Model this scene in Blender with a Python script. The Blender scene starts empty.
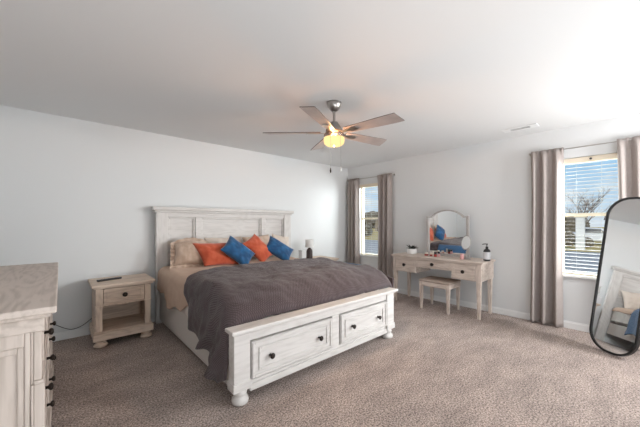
import bpy, bmesh, math, random
from mathutils import Vector, Matrix, noise
R = math.radians
scene = bpy.context.scene
COL = scene.collection

# ------------------------------------------------------------------ camera
cam_d = bpy.data.cameras.new('camera'); cam = bpy.data.objects.new('camera', cam_d); COL.objects.link(cam)
YAW = math.atan(325/290.7)
cam.location = (-4.598, -4.242, 1.277)
cam.rotation_euler = (R(90), 0, YAW - R(90))
cam_d.sensor_fit = 'HORIZONTAL'; cam_d.sensor_width = 36
cam_d.lens = 290.7/640*36
cam_d.shift_y = (222.8-213.5)/640
cam_d.clip_start = 0.02; cam_d.clip_end = 500
scene.camera = cam

# ------------------------------------------------------------------ view
vs = scene.view_settings
scene.display_settings.display_device = 'sRGB'
vs.view_transform = 'Standard'; vs.look = 'None'; vs.gamma = 1; vs.use_curve_mapping = False
vs.exposure = -0.03

# ------------------------------------------------------------------ sky
def make_world():
    w = bpy.data.worlds.new('sky'); scene.world = w; w.use_nodes = True
    nt = w.node_tree; nt.nodes.clear(); N = nt.nodes.new; L = nt.links.new
    out = N('ShaderNodeOutputWorld'); bg = N('ShaderNodeBackground'); L(bg.outputs[0], out.inputs[0])
    tc = N('ShaderNodeTexCoord'); sep = N('ShaderNodeSeparateXYZ'); L(tc.outputs['Generated'], sep.inputs[0])
    ramp = N('ShaderNodeValToRGB'); L(sep.outputs['Z'], ramp.inputs[0])
    e = ramp.color_ramp.elements
    e[0].position = 0.0; e[0].color = (0.72, 0.82, 0.93, 1)
    e[1].position = 0.5; e[1].color = (0.10, 0.29, 0.68, 1)
    m = e.new(0.14); m.color = (0.36, 0.62, 0.90, 1)
    mp = N('ShaderNodeMapping'); mp.inputs['Scale'].default_value = (1, 1, 4.0); L(tc.outputs['Generated'], mp.inputs[0])
    n = N('ShaderNodeTexNoise'); n.inputs['Scale'].default_value = 5.5; n.inputs['Detail'].default_value = 8; n.inputs['Roughness'].default_value = .6
    L(mp.outputs[0], n.inputs['Vector'])
    cr = N('ShaderNodeValToRGB'); L(n.outputs[0], cr.inputs[0])
    cr.color_ramp.elements[0].position = .50; cr.color_ramp.elements[1].position = .66
    mix = N('ShaderNodeMix'); mix.data_type = 'RGBA'
    L(cr.outputs[0], mix.inputs['Factor']); L(ramp.outputs[0], mix.inputs['A']); mix.inputs['B'].default_value = (.92, .94, .97, 1)
    L(mix.outputs['Result'], bg.inputs['Color']); bg.inputs['Strength'].default_value = 1.0
make_world()

# ------------------------------------------------------------------ lights
def sun(direction, strength, color, angle):
    d = bpy.data.lights.new('sun', 'SUN'); o = bpy.data.objects.new('sun', d); COL.objects.link(o)
    o.rotation_euler = Vector(direction).to_track_quat('-Z', 'Y').to_euler()
    d.energy = strength; d.color = color; d.angle = R(angle)
def area(name, loc, target, sx, sy, power, color=(1, 1, 1)):
    d = bpy.data.lights.new(name, 'AREA'); o = bpy.data.objects.new(name, d); COL.objects.link(o)
    d.shape = 'RECTANGLE'; d.size = sx; d.size_y = sy; d.energy = power; d.color = color
    o.location = loc
    o.rotation_euler = (Vector(target)-Vector(loc)).to_track_quat('-Z', 'Y').to_euler()
    return o
sun((1.0, 0.55, -0.85), 2.6, (1, .93, .82), 1)
area('daylight_between_windows', (1.3, -1.95, 1.75), (0, -1.95, 1.40), 2.3, 1.7, 360, (.95, .98, 1))
area('daylight_near_window', (1.2, -5.75, 2.0), (-.6, -3.9, .9), 1.7, 1.5, 1100, (.95, .98, 1))
area('added_key_behind_camera', (-.6, -5.4, 1.6), (-3.1, -.9, .75), .6, .8, 76, (.99, .99, 1))  # added key light inside the room; the wall behind it has no window
area('bounce_behind_camera', (-3.2, -5.3, .40), (-3.0, -3.6, 2.44), 3.4, .7, 56, (.95, .98, 1))

# ------------------------------------------------------------------ materials
def mat(name, color, rough=.6, metal=0, spec=.5, bump=None, var=None, sheen=0, trans=0):
    """bump=(scale, strength, dist); var=(scale, colour2, lo, hi, stretch)"""
    m = bpy.data.materials.new(name); m.use_nodes = True
    nt = m.node_tree; N = nt.nodes.new; L = nt.links.new
    b = nt.nodes['Principled BSDF']
    b.inputs['Base Color'].default_value = (*color, 1); b.inputs['Roughness'].default_value = rough
    b.inputs['Metallic'].default_value = metal; b.inputs['Specular IOR Level'].default_value = spec
    if sheen: b.inputs['Sheen Weight'].default_value = sheen
    if trans: b.inputs['Transmission Weight'].default_value = trans
    tc = N('ShaderNodeTexCoord')
    if var:
        sc, c2, lo, hi, st = var
        mp = N('ShaderNodeMapping'); mp.inputs['Scale'].default_value = st; L(tc.outputs['Object'], mp.inputs[0])
        n = N('ShaderNodeTexNoise'); n.inputs['Scale'].default_value = sc; n.inputs['Detail'].default_value = 6
        L(mp.outputs[0], n.inputs['Vector'])
        r = N('ShaderNodeValToRGB'); L(n.outputs[0], r.inputs[0])
        r.color_ramp.elements[0].position = lo; r.color_ramp.elements[0].color = (*color, 1)
        r.color_ramp.elements[1].position = hi; r.color_ramp.elements[1].color = (*c2, 1)
        L(r.outputs[0], b.inputs['Base Color'])
    if bump:
        n = N('ShaderNodeTexNoise'); n.inputs['Scale'].default_value = bump[0]; n.inputs['Detail'].default_value = 4
        L(tc.outputs['Object'], n.inputs['Vector'])
        bp = N('ShaderNodeBump'); bp.inputs['Strength'].default_value = bump[1]; bp.inputs['Distance'].default_value = bump[2]
        L(n.outputs[0], bp.inputs['Height']); L(bp.outputs[0], b.inputs['Normal'])
    return m

def wood(name, light, dark, axis, strength=1.0):
    """whitewashed oak, grain running along axis"""
    m = bpy.data.materials.new(name); m.use_nodes = True
    nt = m.node_tree; N = nt.nodes.new; L = nt.links.new
    b = nt.nodes['Principled BSDF']; b.inputs['Roughness'].default_value = .55; b.inputs['Specular IOR Level'].default_value = .35
    tc = N('ShaderNodeTexCoord'); mp = N('ShaderNodeMapping'); L(tc.outputs['Object'], mp.inputs[0])
    s = [9, 9, 9]; s['XYZ'.index(axis)] = .9
    mp.inputs['Scale'].default_value = s
    n = N('ShaderNodeTexNoise'); n.inputs['Scale'].default_value = 4; n.inputs['Detail'].default_value = 7; n.inputs['Distortion'].default_value = .6
    L(mp.outputs[0], n.inputs['Vector'])
    mp2 = N('ShaderNodeMapping'); L(tc.outputs['Object'], mp2.inputs[0])
    s2 = [5, 5, 5]; s2['XYZ'.index(axis)] = 1.1
    mp2.inputs['Scale'].default_value = s2
    n2 = N('ShaderNodeTexNoise'); n2.inputs['Scale'].default_value = 1.0; n2.inputs['Detail'].default_value = 1; L(mp2.outputs[0], n2.inputs['Vector'])
    mul = N('ShaderNodeMath'); mul.operation = 'MULTIPLY'; mul.inputs[1].default_value = 13; L(n2.outputs[0], mul.inputs[0])
    fr = N('ShaderNodeMath'); fr.operation = 'PINGPONG'; fr.inputs[1].default_value = .5; L(mul.outputs[0], fr.inputs[0])
    ad = N('ShaderNodeMath'); ad.operation = 'MULTIPLY_ADD'; L(fr.outputs[0], ad.inputs[0]); ad.inputs[1].default_value = .42; L(n.outputs[0], ad.inputs[2])
    r = N('ShaderNodeValToRGB'); L(ad.outputs[0], r.inputs[0])
    r.color_ramp.elements[0].position = .40; r.color_ramp.elements[0].color = (*dark, 1)
    r.color_ramp.elements[1].position = .40+.28/strength; r.color_ramp.elements[1].color = (*light, 1)
    L(r.outputs[0], b.inputs['Base Color'])
    bp = N('ShaderNodeBump'); bp.inputs['Strength'].default_value = .15; bp.inputs['Distance'].default_value = .003
    L(n.outputs[0], bp.inputs['Height']); L(bp.outputs[0], b.inputs['Normal'])
    return m

def waffle(name, c1, c2, scale, bump=.5):
    """small woven check, on UV"""
    m = bpy.data.materials.new(name); m.use_nodes = True
    nt = m.node_tree; N = nt.nodes.new; L = nt.links.new
    b = nt.nodes['Principled BSDF']; b.inputs['Roughness'].default_value = .9; b.inputs['Specular IOR Level'].default_value = .15
    b.inputs['Sheen Weight'].default_value = .25; b.inputs['Sheen Roughness'].default_value = .5
    tc = N('ShaderNodeTexCoord'); mp = N('ShaderNodeMapping'); mp.inputs['Rotation'].default_value = (0, 0, R(45)); L(tc.outputs['UV'], mp.inputs[0])
    outs = []
    for d in ('X', 'Y'):
        wv = N('ShaderNodeTexWave'); wv.wave_type = 'BANDS'; wv.bands_direction = d; wv.inputs['Scale'].default_value = scale; wv.inputs['Distortion'].default_value = .6
        L(mp.outputs[0], wv.inputs['Vector']); outs.append(wv.outputs['Fac'])
    mu = N('ShaderNodeMath'); mu.operation = 'MULTIPLY'; L(outs[0], mu.inputs[0]); L(outs[1], mu.inputs[1])
    n = N('ShaderNodeTexNoise'); n.inputs['Scale'].default_value = 3; n.inputs['Detail'].default_value = 5; L(tc.outputs['UV'], n.inputs['Vector'])
    ad = N('ShaderNodeMath'); ad.operation = 'MULTIPLY_ADD'; L(n.outputs[0], ad.inputs[0]); ad.inputs[1].default_value = .8; L(mu.outputs[0], ad.inputs[2])
    r = N('ShaderNodeValToRGB'); L(ad.outputs[0], r.inputs[0])
    r.color_ramp.elements[0].position = .25; r.color_ramp.elements[0].color = (*c1, 1)
    r.color_ramp.elements[1].position = 1.0; r.color_ramp.elements[1].color = (*c2, 1)
    L(r.outputs[0], b.inputs['Base Color'])
    bp = N('ShaderNodeBump'); bp.inputs['Strength'].default_value = bump; bp.inputs['Distance'].default_value = .006
    L(mu.outputs[0], bp.inputs['Height']); L(bp.outputs[0], b.inputs['Normal'])
    return m

def carpet_mat():
    m = bpy.data.materials.new('carpet'); m.use_nodes = True
    nt = m.node_tree; N = nt.nodes.new; L = nt.links.new
    b = nt.nodes['Principled BSDF']; b.inputs['Roughness'].default_value = 1; b.inputs['Specular IOR Level'].default_value = .05
    b.inputs['Sheen Weight'].default_value = .15
    tc = N('ShaderNodeTexCoord')
    def ns(scale, detail, rough=.5, stretch=None):
        n = N('ShaderNodeTexNoise'); n.inputs['Scale'].default_value = scale; n.inputs['Detail'].default_value = detail; n.inputs['Roughness'].default_value = rough
        if stretch:
            mp = N('ShaderNodeMapping'); mp.inputs['Scale'].default_value = stretch; mp.inputs['Rotation'].default_value = (0, 0, R(20)); L(tc.outputs['Object'], mp.inputs[0]); L(mp.outputs[0], n.inputs['Vector'])
        else: L(tc.outputs['Object'], n.inputs['Vector'])
        return n
    fine = ns(88, 4, .75); patch = ns(2.6, 6, .68, (1, 2.0, 1))
    r = N('ShaderNodeValToRGB'); L(fine.outputs[0], r.inputs[0])
    r.color_ramp.elements[0].position = .39; r.color_ramp.elements[0].color = (.115, .090, .081, 1)
    r.color_ramp.elements[1].position = .61; r.color_ramp.elements[1].color = (.63, .525, .475, 1)
    r2 = N('ShaderNodeValToRGB'); L(patch.outputs[0], r2.inputs[0])
    r2.color_ramp.elements[0].position = .38; r2.color_ramp.elements[0].color = (.80, .79, .78, 1)
    r2.color_ramp.elements[1].position = .62; r2.color_ramp.elements[1].color = (1.12, 1.10, 1.08, 1)
    mix = N('ShaderNodeMix'); mix.data_type = 'RGBA'; mix.blend_type = 'MULTIPLY'; mix.inputs['Factor'].default_value = 1
    L(r.outputs[0], mix.inputs['A']); L(r2.outputs[0], mix.inputs['B'])
    L(mix.outputs['Result'], b.inputs['Base Color'])
    bp = N('ShaderNodeBump'); bp.inputs['Strength'].default_value = .8; bp.inputs['Distance'].default_value = .008
    L(fine.outputs[0], bp.inputs['Height']); L(bp.outputs[0], b.inputs['Normal'])
    return m

def emit(name, color, strength):
    m = bpy.data.materials.new(name); m.use_nodes = True
    b = m.node_tree.nodes['Principled BSDF']; b.inputs['Base Color'].default_value = (*color, 1)
    b.inputs['Emission Color'].default_value = (*color, 1); b.inputs['Emission Strength'].default_value = strength
    return m

def glass_mat(name, tint, clear=.93):
    m = bpy.data.materials.new(name); m.use_nodes = True
    nt = m.node_tree; nt.nodes.clear(); N = nt.nodes.new; L = nt.links.new
    o = N('ShaderNodeOutputMaterial'); mx = N('ShaderNodeMixShader'); t = N('ShaderNodeBsdfTransparent'); g = N('ShaderNodeBsdfGlossy')
    t.inputs[0].default_value = (*tint, 1); g.inputs['Roughness'].default_value = .02
    mx.inputs[0].default_value = 1-clear
    L(t.outputs[0], mx.inputs[1]); L(g.outputs[0], mx.inputs[2]); L(mx.outputs[0], o.inputs[0])
    return m

def fabric_thin(name, color, color2, trans=.25, bscale=220):
    """curtain cloth: diffuse with some light coming through"""
    m = bpy.data.materials.new(name); m.use_nodes = True
    nt = m.node_tree; nt.nodes.clear(); N = nt.nodes.new; L = nt.links.new
    o = N('ShaderNodeOutputMaterial'); mx = N('ShaderNodeMixShader'); d = N('ShaderNodeBsdfDiffuse'); t = N('ShaderNodeBsdfTranslucent')
    tc = N('ShaderNodeTexCoord'); mp = N('ShaderNodeMapping'); mp.inputs['Scale'].default_value = (1, 1, .12); L(tc.outputs['Object'], mp.inputs[0])
    n = N('ShaderNodeTexNoise'); n.inputs['Scale'].default_value = bscale; n.inputs['Detail'].default_value = 3; L(mp.outputs[0], n.inputs['Vector'])
    r = N('ShaderNodeValToRGB'); L(n.outputs[0], r.inputs[0])
    r.color_ramp.elements[0].position = .35; r.color_ramp.elements[0].color = (*color, 1)
    r.color_ramp.elements[1].position = .65; r.color_ramp.elements[1].color = (*color2, 1)
    L(r.outputs[0], d.inputs[0]); L(r.outputs[0], t.inputs[0]); mx.inputs[0].default_value = trans
    L(d.outputs[0], mx.inputs[1]); L(t.outputs[0], mx.inputs[2]); L(mx.outputs[0], o.inputs[0])
    return m

M = {}
M['wall'] = mat('wall_paint', (.70, .715, .72), .85, spec=.2, bump=(60, .04, .002))
M['ceiling'] = mat('ceiling_paint', (.74, .745, .745), .9, spec=.15, bump=(90, .08, .003))
M['trim'] = mat('white_trim', (.80, .81, .81), .45)
M['vinyl'] = mat('sun_tinted_vinyl', (.80, .72, .58), .4)  # beige vinyl with the sunlight's cream tint put into its colour
M['slat'] = mat('blind_slat', (.52, .52, .50), .5)
M['carpet'] = carpet_mat()
for ax in 'XYZ':
    M['bed'+ax] = wood('bed_wood_'+ax, (.66, .64, .62), (.575, .555, .535), ax)
    M['oak'+ax] = wood('oak_wood_'+ax, (.66, .54, .44), (.48, .375, .30), ax)
    M['desk'+ax] = wood('desk_wood_'+ax, (.66, .575, .51), (.48, .40, .345), ax)
    M['dress'+ax] = wood('dresser_wood_'+ax, (.64, .565, .51), (.51, .445, .395), ax)
M['knob'] = mat('dark_bronze', (.028, .021, .018), .35, metal=.7)
M['black'] = mat('black_metal', (.012, .012, .013), .35)
M['blackplastic'] = mat('black_plastic', (.015, .015, .017), .4)
M['rail_fabric'] = mat('pale_rail', (.68, .65, .62), .8, bump=(300, .1, .002))
M['nickel'] = mat('brushed_nickel', (.42, .40, .38), .3, metal=1)
M['blade'] = mat('fan_blade_wood', (.36, .315, .30), .4, var=(18, (.45, .40, .385), .35, .65, (.4, .4, .4)))
M['blade_dark'] = mat('fan_blade_dark_face', (.10, .078, .068), .45)
M['vanity'] = wood('grey_washed_wood', (.50, .475, .46), (.42, .40, .385), 'Z')
M['mirror'] = mat('mirror_glass', (.92, .93, .93), .015, metal=1)
M['glass'] = glass_mat('window_glass', (.97, .985, .98), .96)
M['beige'] = mat('beige_cotton', (.61, .45, .345), .9, spec=.1, bump=(180, .1, .003), sheen=.1)
M['white_sheet'] = mat('white_cotton', (.72, .70, .67), .9, spec=.1)
M['mattress'] = mat('mattress_ticking', (.78, .77, .74), .9)
M['quilt'] = waffle('mauve_waffle', (.056, .040, .043), (.112, .085, .089), 24, .6)
M['throw'] = waffle('blue_knit', (.02, .06, .13), (.07, .16, .30), 11, .5)
M['orange'] = mat('orange_velvet', (.46, .075, .032), .75, spec=.2, var=(9, (.62, .145, .07), .35, .7, (1, 1, 1)), sheen=.4)
M['blue'] = mat('blue_velvet', (.006, .058, .160), .7, spec=.25, var=(11, (.018, .135, .31), .4, .72, (1, 1, 1)), sheen=.4)
M['sham'] = mat('beige_sham', (.50, .37, .285), .8, spec=.25, bump=(25, .2, .01), var=(14, (.60, .47, .38), .4, .65, (1, 1, .4)), sheen=.2)
M['pillow'] = mat('cream_pillow', (.66, .58, .51), .9, spec=.1)
M['curtain'] = fabric_thin('taupe_curtain', (.40, .352, .33), (.45, .402, .38), .16)
M['shade'] = fabric_thin('lamp_shade_linen', (.90, .90, .89), (.92, .92, .91), .3)
M['ceramic_dark'] = mat('dark_ceramic', (.055, .038, .036), .35)
M['ceramic_white'] = mat('white_ceramic', (.80, .80, .79), .35)
M['pink'] = mat('pink_plastic', (.75, .42, .42), .4)
M['red'] = mat('red_plastic', (.42, .05, .04), .35)
M['cream'] = mat('cream_plastic', (.82, .76, .68), .4)
M['leaf'] = mat('dark_leaf', (.014, .020, .014), .5)
M['label'] = mat('bottle_label', (.62, .63, .65), .6)
M['ink'] = mat('label_ink', (.16, .16, .18), .6)
M['frost'] = glass_mat('frosted_collar_glass', (.80, .72, .68), .8)
M['seat'] = mat('stool_seat', (.40, .325, .275), .8, bump=(120, .2, .003))
M['cardboard'] = mat('white_card', (.82, .84, .86), .6)
# outside
M['grass'] = mat('dry_grass', (.42, .30, .10), 1, spec=.05, var=(1.5, (.56, .43, .18), .35, .65, (1, 1, 1)), bump=(20, .5, .05))
M['asphalt'] = mat('asphalt', (.27, .265, .26), .95, var=(6, (.34, .335, .33), .4, .6, (1, 1, 1)))
M['bark'] = mat('bark', (.16, .12, .095), .95, bump=(20, .5, .02))
M['bush'] = mat('bush_leaves', (.10, .085, .055), .95, var=(4, (.20, .165, .11), .35, .65, (1, 1, 1)))
M['cream_paint'] = mat('cream_paint', (.72, .64, .48), .6)
M['white_paint'] = mat('white_paint', (.78, .77, .73), .6)
M['siding'] = mat('tan_siding', (.34, .27, .20), .8)
M['roof'] = mat('brown_shingle', (.12, .10, .09), .9, bump=(15, .4, .03))
M['car_white'] = mat('car_paint', (.78, .79, .80), .25)
M['tyre'] = mat('tyre_rubber', (.02, .02, .02), .8)
M['dark_glass'] = mat('dark_glass', (.03, .035, .04), .1)

# ------------------------------------------------------------------ mesh builder
class MB:
    def __init__(s): s.bm = bmesh.new(); s.uv = None
    def box(s, x0, x1, y0, y1, z0, z1, mtx=None):
        vs_ = [s.bm.verts.new((x, y, z)) for x in (x0, x1) for y in (y0, y1) for z in (z0, z1)]
        for f in ((0, 1, 3, 2), (4, 6, 7, 5), (0, 4, 5, 1), (2, 3, 7, 6), (0, 2, 6, 4), (1, 5, 7, 3)):
            s.bm.faces.new([vs_[i] for i in f])
        if mtx:
            for v in vs_: v.co = mtx @ v.co
        return s
    def frustum(s, c0, a0, b0, c1, a1, b1):
        """tapered square bar: bottom centre c0 with half sizes a0,b0; top c1 a1,b1"""
        lo = [s.bm.verts.new((c0[0]+i*a0, c0[1]+j*b0, c0[2])) for i, j in ((-1, -1), (1, -1), (1, 1), (-1, 1))]
        hi = [s.bm.verts.new((c1[0]+i*a1, c1[1]+j*b1, c1[2])) for i, j in ((-1, -1), (1, -1), (1, 1), (-1, 1))]
        s.bm.faces.new(lo[::-1]); s.bm.faces.new(hi)
        for k in range(4): s.bm.faces.new((lo[k], lo[(k+1) % 4], hi[(k+1) % 4], hi[k]))
        return s
    def lathe(s, prof, origin=(0, 0, 0), axis=(0, 0, 1), seg=24, squash=(1, 1)):
        q = Vector((0, 0, 1)).rotation_difference(Vector(axis).normalized()); o = Vector(origin)
        rings = []
        for r, h in prof:
            if r < 1e-6: rings.append([s.bm.verts.new(o+q@Vector((0, 0, h)))])
            else: rings.append([s.bm.verts.new(o+q@Vector((r*squash[0]*math.cos(2*math.pi*k/seg), r*squash[1]*math.sin(2*math.pi*k/seg), h))) for k in range(seg)])
        for a, b in zip(rings, rings[1:]):
            for k in range(seg):
                k2 = (k+1) % seg
                f = ([a[0], b[k], b[k2]] if len(a) == 1 and len(b) > 1 else [a[k], b[0], a[k2]] if len(b) == 1 and len(a) > 1 else [a[k], b[k], b[k2], a[k2]] if len(a) > 1 else None)
                if f:
                    try: s.bm.faces.new(f)
                    except ValueError: pass
        if len(rings[0]) > 1: s.bm.faces.new(rings[0])
        if len(rings[-1]) > 1: s.bm.faces.new(rings[-1])
        return s
    def tube(s, pts, rad, seg=8):
        pts = [Vector(p) for p in pts]; rads = rad if isinstance(rad, (list, tuple)) else [rad]*len(pts)
        rings = []; up = Vector((0, 0, 1))
        d0 = (pts[1]-pts[0]).normalized()
        n = d0.orthogonal().normalized()
        for i, p in enumerate(pts):
            d = ((pts[i+1]-p) if i == 0 else (p-pts[i-1]) if i == len(pts)-1 else (pts[i+1]-pts[i-1])).normalized()
            n = (n-d*n.dot(d)).normalized(); b = d.cross(n)
            rings.append([s.bm.verts.new(p+(n*math.cos(2*math.pi*k/seg)+b*math.sin(2*math.pi*k/seg))*rads[i]) for k in range(seg)])
        for a, b in zip(rings, rings[1:]):
            for k in range(seg): s.bm.faces.new((a[k], a[(k+1) % seg], b[(k+1) % seg], b[k]))
        s.bm.faces.new(rings[0][::-1]); s.bm.faces.new(rings[-1])
        return s
    def prism(s, poly, thick, mtx):
        """polygon (u,v) extruded 0..thick along w, placed by mtx (u,v,w -> world)"""
        a = [s.bm.verts.new(mtx @ Vector((u, v, 0))) for u, v in poly]
        b = [s.bm.verts.new(mtx @ Vector((u, v, thick))) for u, v in poly]
        s.bm.faces.new(a[::-1]); s.bm.faces.new(b); n = len(poly)
        for k in range(n): s.bm.faces.new((a[k], a[(k+1) % n], b[(k+1) % n], b[k]))
        return s
    def ring_prism(s, outer, inner, thick, mtx):
        n = len(outer)
        A = [[s.bm.verts.new(mtx @ Vector((u, v, w))) for u, v in P] for P in (outer, inner) for w in (0, thick)]
        o0, o1, i0, i1 = A
        for k in range(n):
            j = (k+1) % n
            s.bm.faces.new((o0[k], o0[j], o1[j], o1[k])); s.bm.faces.new((i0[j], i0[k], i1[k], i1[j]))
            s.bm.faces.new((o1[k], o1[j], i1[j], i1[k])); s.bm.faces.new((o0[j], o0[k], i0[k], i0[j]))
        return s
    def grid(s, nu, nv, fn, closed_u=False, uv=None):
        lay = s.bm.loops.layers.uv.verify() if uv else None
        V = [[s.bm.verts.new(fn(i/(nu-1), j/(nv-1))) for j in range(nv)] for i in range(nu)]
        for i in range(nu-1):
            for j in range(nv-1):
                f = s.bm.faces.new((V[i][j], V[i+1][j], V[i+1][j+1], V[i][j+1]))
                if uv:
                    for lp, (a, b) in zip(f.loops, ((i, j), (i+1, j), (i+1, j+1), (i, j+1))):
                        lp[lay].uv = uv(a/(nu-1), b/(nv-1))
        return s
    def blob(s, c, r, seed, amp=.25, sub=3, freq=2.0):
        t = bmesh.new(); bmesh.ops.create_icosphere(t, subdivisions=sub, radius=1)
        mp = {}
        for v in t.verts:
            k = 1+amp*noise.fractal(v.co*freq+Vector((seed*7.3, seed*3.1, 0)), 1.0, 2.0, 4)
            mp[v] = s.bm.verts.new((c[0]+v.co.x*r[0]*k, c[1]+v.co.y*r[1]*k, c[2]+v.co.z*r[2]*k))
        for f in t.faces: s.bm.faces.new([mp[v] for v in f.verts])
        t.free(); return s

ORIGIN = {}
def props(o, label=None, cat=None, group=None, kind=None):
    if label: o['label'] = label
    if cat: o['category'] = cat
    if group: o['group'] = group
    if kind: o['kind'] = kind
    return o
def obj(name, mb, m, parent=None, smooth=False, bevel=0, solid=0, sub=0, origin=None):
    me = bpy.data.meshes.new(name)
    bmesh.ops.recalc_face_normals(mb.bm, faces=mb.bm.faces)
    off = Vector((0, 0, 0))
    p = parent
    while p is not None: off += p.location; p = p.parent
    if parent is None and origin: off = Vector(origin)
    for v in mb.bm.verts: v.co -= off
    if smooth:
        for f in mb.bm.faces: f.smooth = True
    mb.bm.to_mesh(me); mb.bm.free()
    o = bpy.data.objects.new(name, me); COL.objects.link(o); me.materials.append(m)
    if parent is not None: o.parent = parent
    elif origin: o.location = origin
    if solid:
        k = o.modifiers.new('thickness', 'SOLIDIFY'); k.thickness = solid; k.offset = 0
    if sub:
        k = o.modifiers.new('subdivision', 'SUBSURF'); k.levels = sub; k.render_levels = sub
    if bevel:
        k = o.modifiers.new('bevel', 'BEVEL'); k.width = bevel; k.segments = 2; k.limit_method = 'ANGLE'; k.angle_limit = R(40)
    if smooth == 'auto':
        try: me.set_sharp_from_angle(angle=R(35))
        except Exception: pass
    return o
def thing(name, loc, label, cat, group=None):
    o = bpy.data.objects.new(name, None); COL.objects.link(o); o.location = loc; o.empty_display_size = .1
    return props(o, label, cat, group)
def structure(name, mb, m, bevel=0): return props(obj(name, mb, m, bevel=bevel), kind='structure')
def copy_tree(o, parent=None):
    c = o.copy(); COL.objects.link(c)
    if parent is not None: c.parent = parent
    for ch in list(o.children): copy_tree(ch, c)
    return c

# ------------------------------------------------------------------ room shell
XL, YF, H = -5.08, -5.72, 2.44
W1 = (-4.42, -3.52, .62, 2.06)      # near window  y0,y1,z0,z1
W2 = (-1.02, -.29, .60, 2.06)       # far window
T = .15
structure('floor', MB().box(XL-T, T, YF-T, T, -.12, 0), M['carpet'])
structure('ceiling', MB().box(XL-T, T, YF-T, T, H, H+.12), M['ceiling'])
structure('wall_back', MB().box(XL-T, T, 0, T, 0, H), M['wall'])
structure('wall_left', MB().box(XL-T, XL, YF, 0, 0, H), M['wall'])
structure('wall_front', MB().box(XL-T, T, YF-T, YF, 0, H), M['wall'])
mb = MB(); ys = [YF, W1[0], W1[1], W2[0], W2[1], 0]
for a, b in ((0, 1), (2, 3), (4, 5)): mb.box(0, T, ys[a], ys[b], 0, H)
for w in (W1, W2):
    mb.box(0, T, w[0], w[1], 0, w[2]); mb.box(0, T, w[0], w[1], w[3], H)
structure('wall_right', mb, M['wall'])
def base(x0, x1, y0, y1, d):
    m_ = MB().box(x0, x1, y0, y1, 0, .072)
    sh = {'b': (x0, x1, y0+.006, y1), 'r': (x0+.006, x1, y0, y1), 'l': (x0, x1-.006, y0, y1), 'f': (x0, x1, y0, y1-.006)}[d]
    return m_.box(*sh, .072, .086)
structure('baseboard_back', base(XL, 0, -.014, 0, 'b'), M['trim'], .002)
structure('baseboard_right', base(-.014, 0, YF, -.014, 'r'), M['trim'], .002)
structure('baseboard_left', base(XL, XL+.014, YF, -.014, 'l'), M['trim'], .002)
structure('baseboard_front', base(XL+.014, -.014, YF, YF+.014, 'f'), M['trim'], .002)

def window(n, w):
    y0, y1, z0, z1 = w
    f = MB(); fw = .045
    f.box(.09, .14, y0, y0+fw, z0, z1).box(.09, .14, y1-fw, y1, z0, z1).box(.09, .14, y0+fw, y1-fw, z0, z0+fw).box(.09, .14, y0+fw, y1-fw, z1-fw, z1)
    zm = (z0+z1)/2+.035
    f.box(.095, .125, y0+fw, y1-fw, zm-.02, zm+.02)
    fr = structure(f'window_{n}', f, M['vinyl'], .002)
    obj('pane', MB().box(.108, .112, y0+fw, y1-fw, z0+fw, zm-.02), M['glass'], fr)
    obj('pane', MB().box(.108, .112, y0+fw, y1-fw, zm+.02, z1-fw), M['glass'], fr)
    structure(f'trim_{n}', MB().box(-.03, .09, y0+.001, y1-.001, z0+.001, z0+.022), M['trim'], .003)
window(1, W1); window(2, W2)

# blinds
def blind(w, label, tilt):
    y0, y1, z0, z1 = w; ya, yb = y0+.012, y1-.012
    t = thing('window_blind', (.045, (y0+y1)/2, z0+.024), label, 'blind', 'white slatted blinds in the window recesses')
    obj('headrail', MB().box(.012, .078, ya, yb, z1-.065, z1-.004), M['vinyl'], t, bevel=.003)
    sl = MB(); n = int((z1-.10-(z0+.06))/.043)
    for k in range(n+1):
        z = z0+.075+k*.043
        mt = Matrix.Translation((.045, 0, z)) @ Matrix.Rotation(tilt, 4, 'Y')
        sl.box(-.019, .019, ya, yb, -.0013, .0013, mt)
    obj('slats', sl, M['slat'], t)
    obj('bottom_rail', MB().box(.022, .068, ya, yb, z0+.030, z0+.050), M['vinyl'], t, bevel=.003)
    for y in (y0+.17, (y0+y1)/2+.06, y1-.17):
        obj('ladder_cord', MB().tube([(.0455, y, z0+.05), (.0455, y, z1-.065)], .0011, 5), M['slat'], t)
    return t
wb = blind(W1, 'white slatted blind lowered in the near window by the floor mirror', R(.5))
obj('black_button', MB().lathe([(0, 0), (.012, 0), (.012, .008), (.009, .011), (0, .011)], (.0118, -3.82, 2.026), (-1, 0, 0), 16), M['blackplastic'], wb, smooth='auto')
blind(W2, 'white slatted blind lowered in the far window behind the bed', R(.5))

# curtains
ROD = 2.155
def curtain(y0, y1, folds, seed, label, side):
    rnd = random.Random(seed); ph = rnd.random()*6
    n = int((y1-y0)*190)
    def shape(u, v):
        z = .012+(ROD+.035-.012)*v
        a = .031+.018*(1-v)
        s = u*folds*2*math.pi+ph+.7*math.sin(u*5+seed)+.35*math.sin(v*3+seed)
        x = -.062+a*(math.sin(s)+.25*math.sin(2*s+1))
        top = max(0, (v-.955)/.045)
        x = x*(1-top)+(-.052+.012*math.sin(s*2))*top
        gather = 1-.06*math.sin(v*math.pi*.9)
        w = (y1-y0)*gather; c = (y0+y1)/2+.006*math.sin(v*4+seed)
        y = c+(u-.5)*w+.006*math.cos(s)
        return (x-.004, y, z)
    t = thing('curtain', (-.062, (y0+y1)/2, .012), label, 'curtain', 'taupe curtains beside the windows')
    obj('curtain_panel', MB().grid(n, 40, shape), M['curtain'], t, smooth=True, solid=.003)
    yy = y0 if side < 0 else y1
    return t
curtain(-3.585, -3.255, 3, 1, 'taupe curtain hanging left of the near window, between desk and floor mirror', 1)
curtain(-4.62, -4.035, 4, 2, 'taupe curtain right of the near window, partly behind the leaning mirror', -1)
curtain(-.365, -.055, 3, 3, 'taupe curtain left of the far window, in the room corner', 1)
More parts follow.
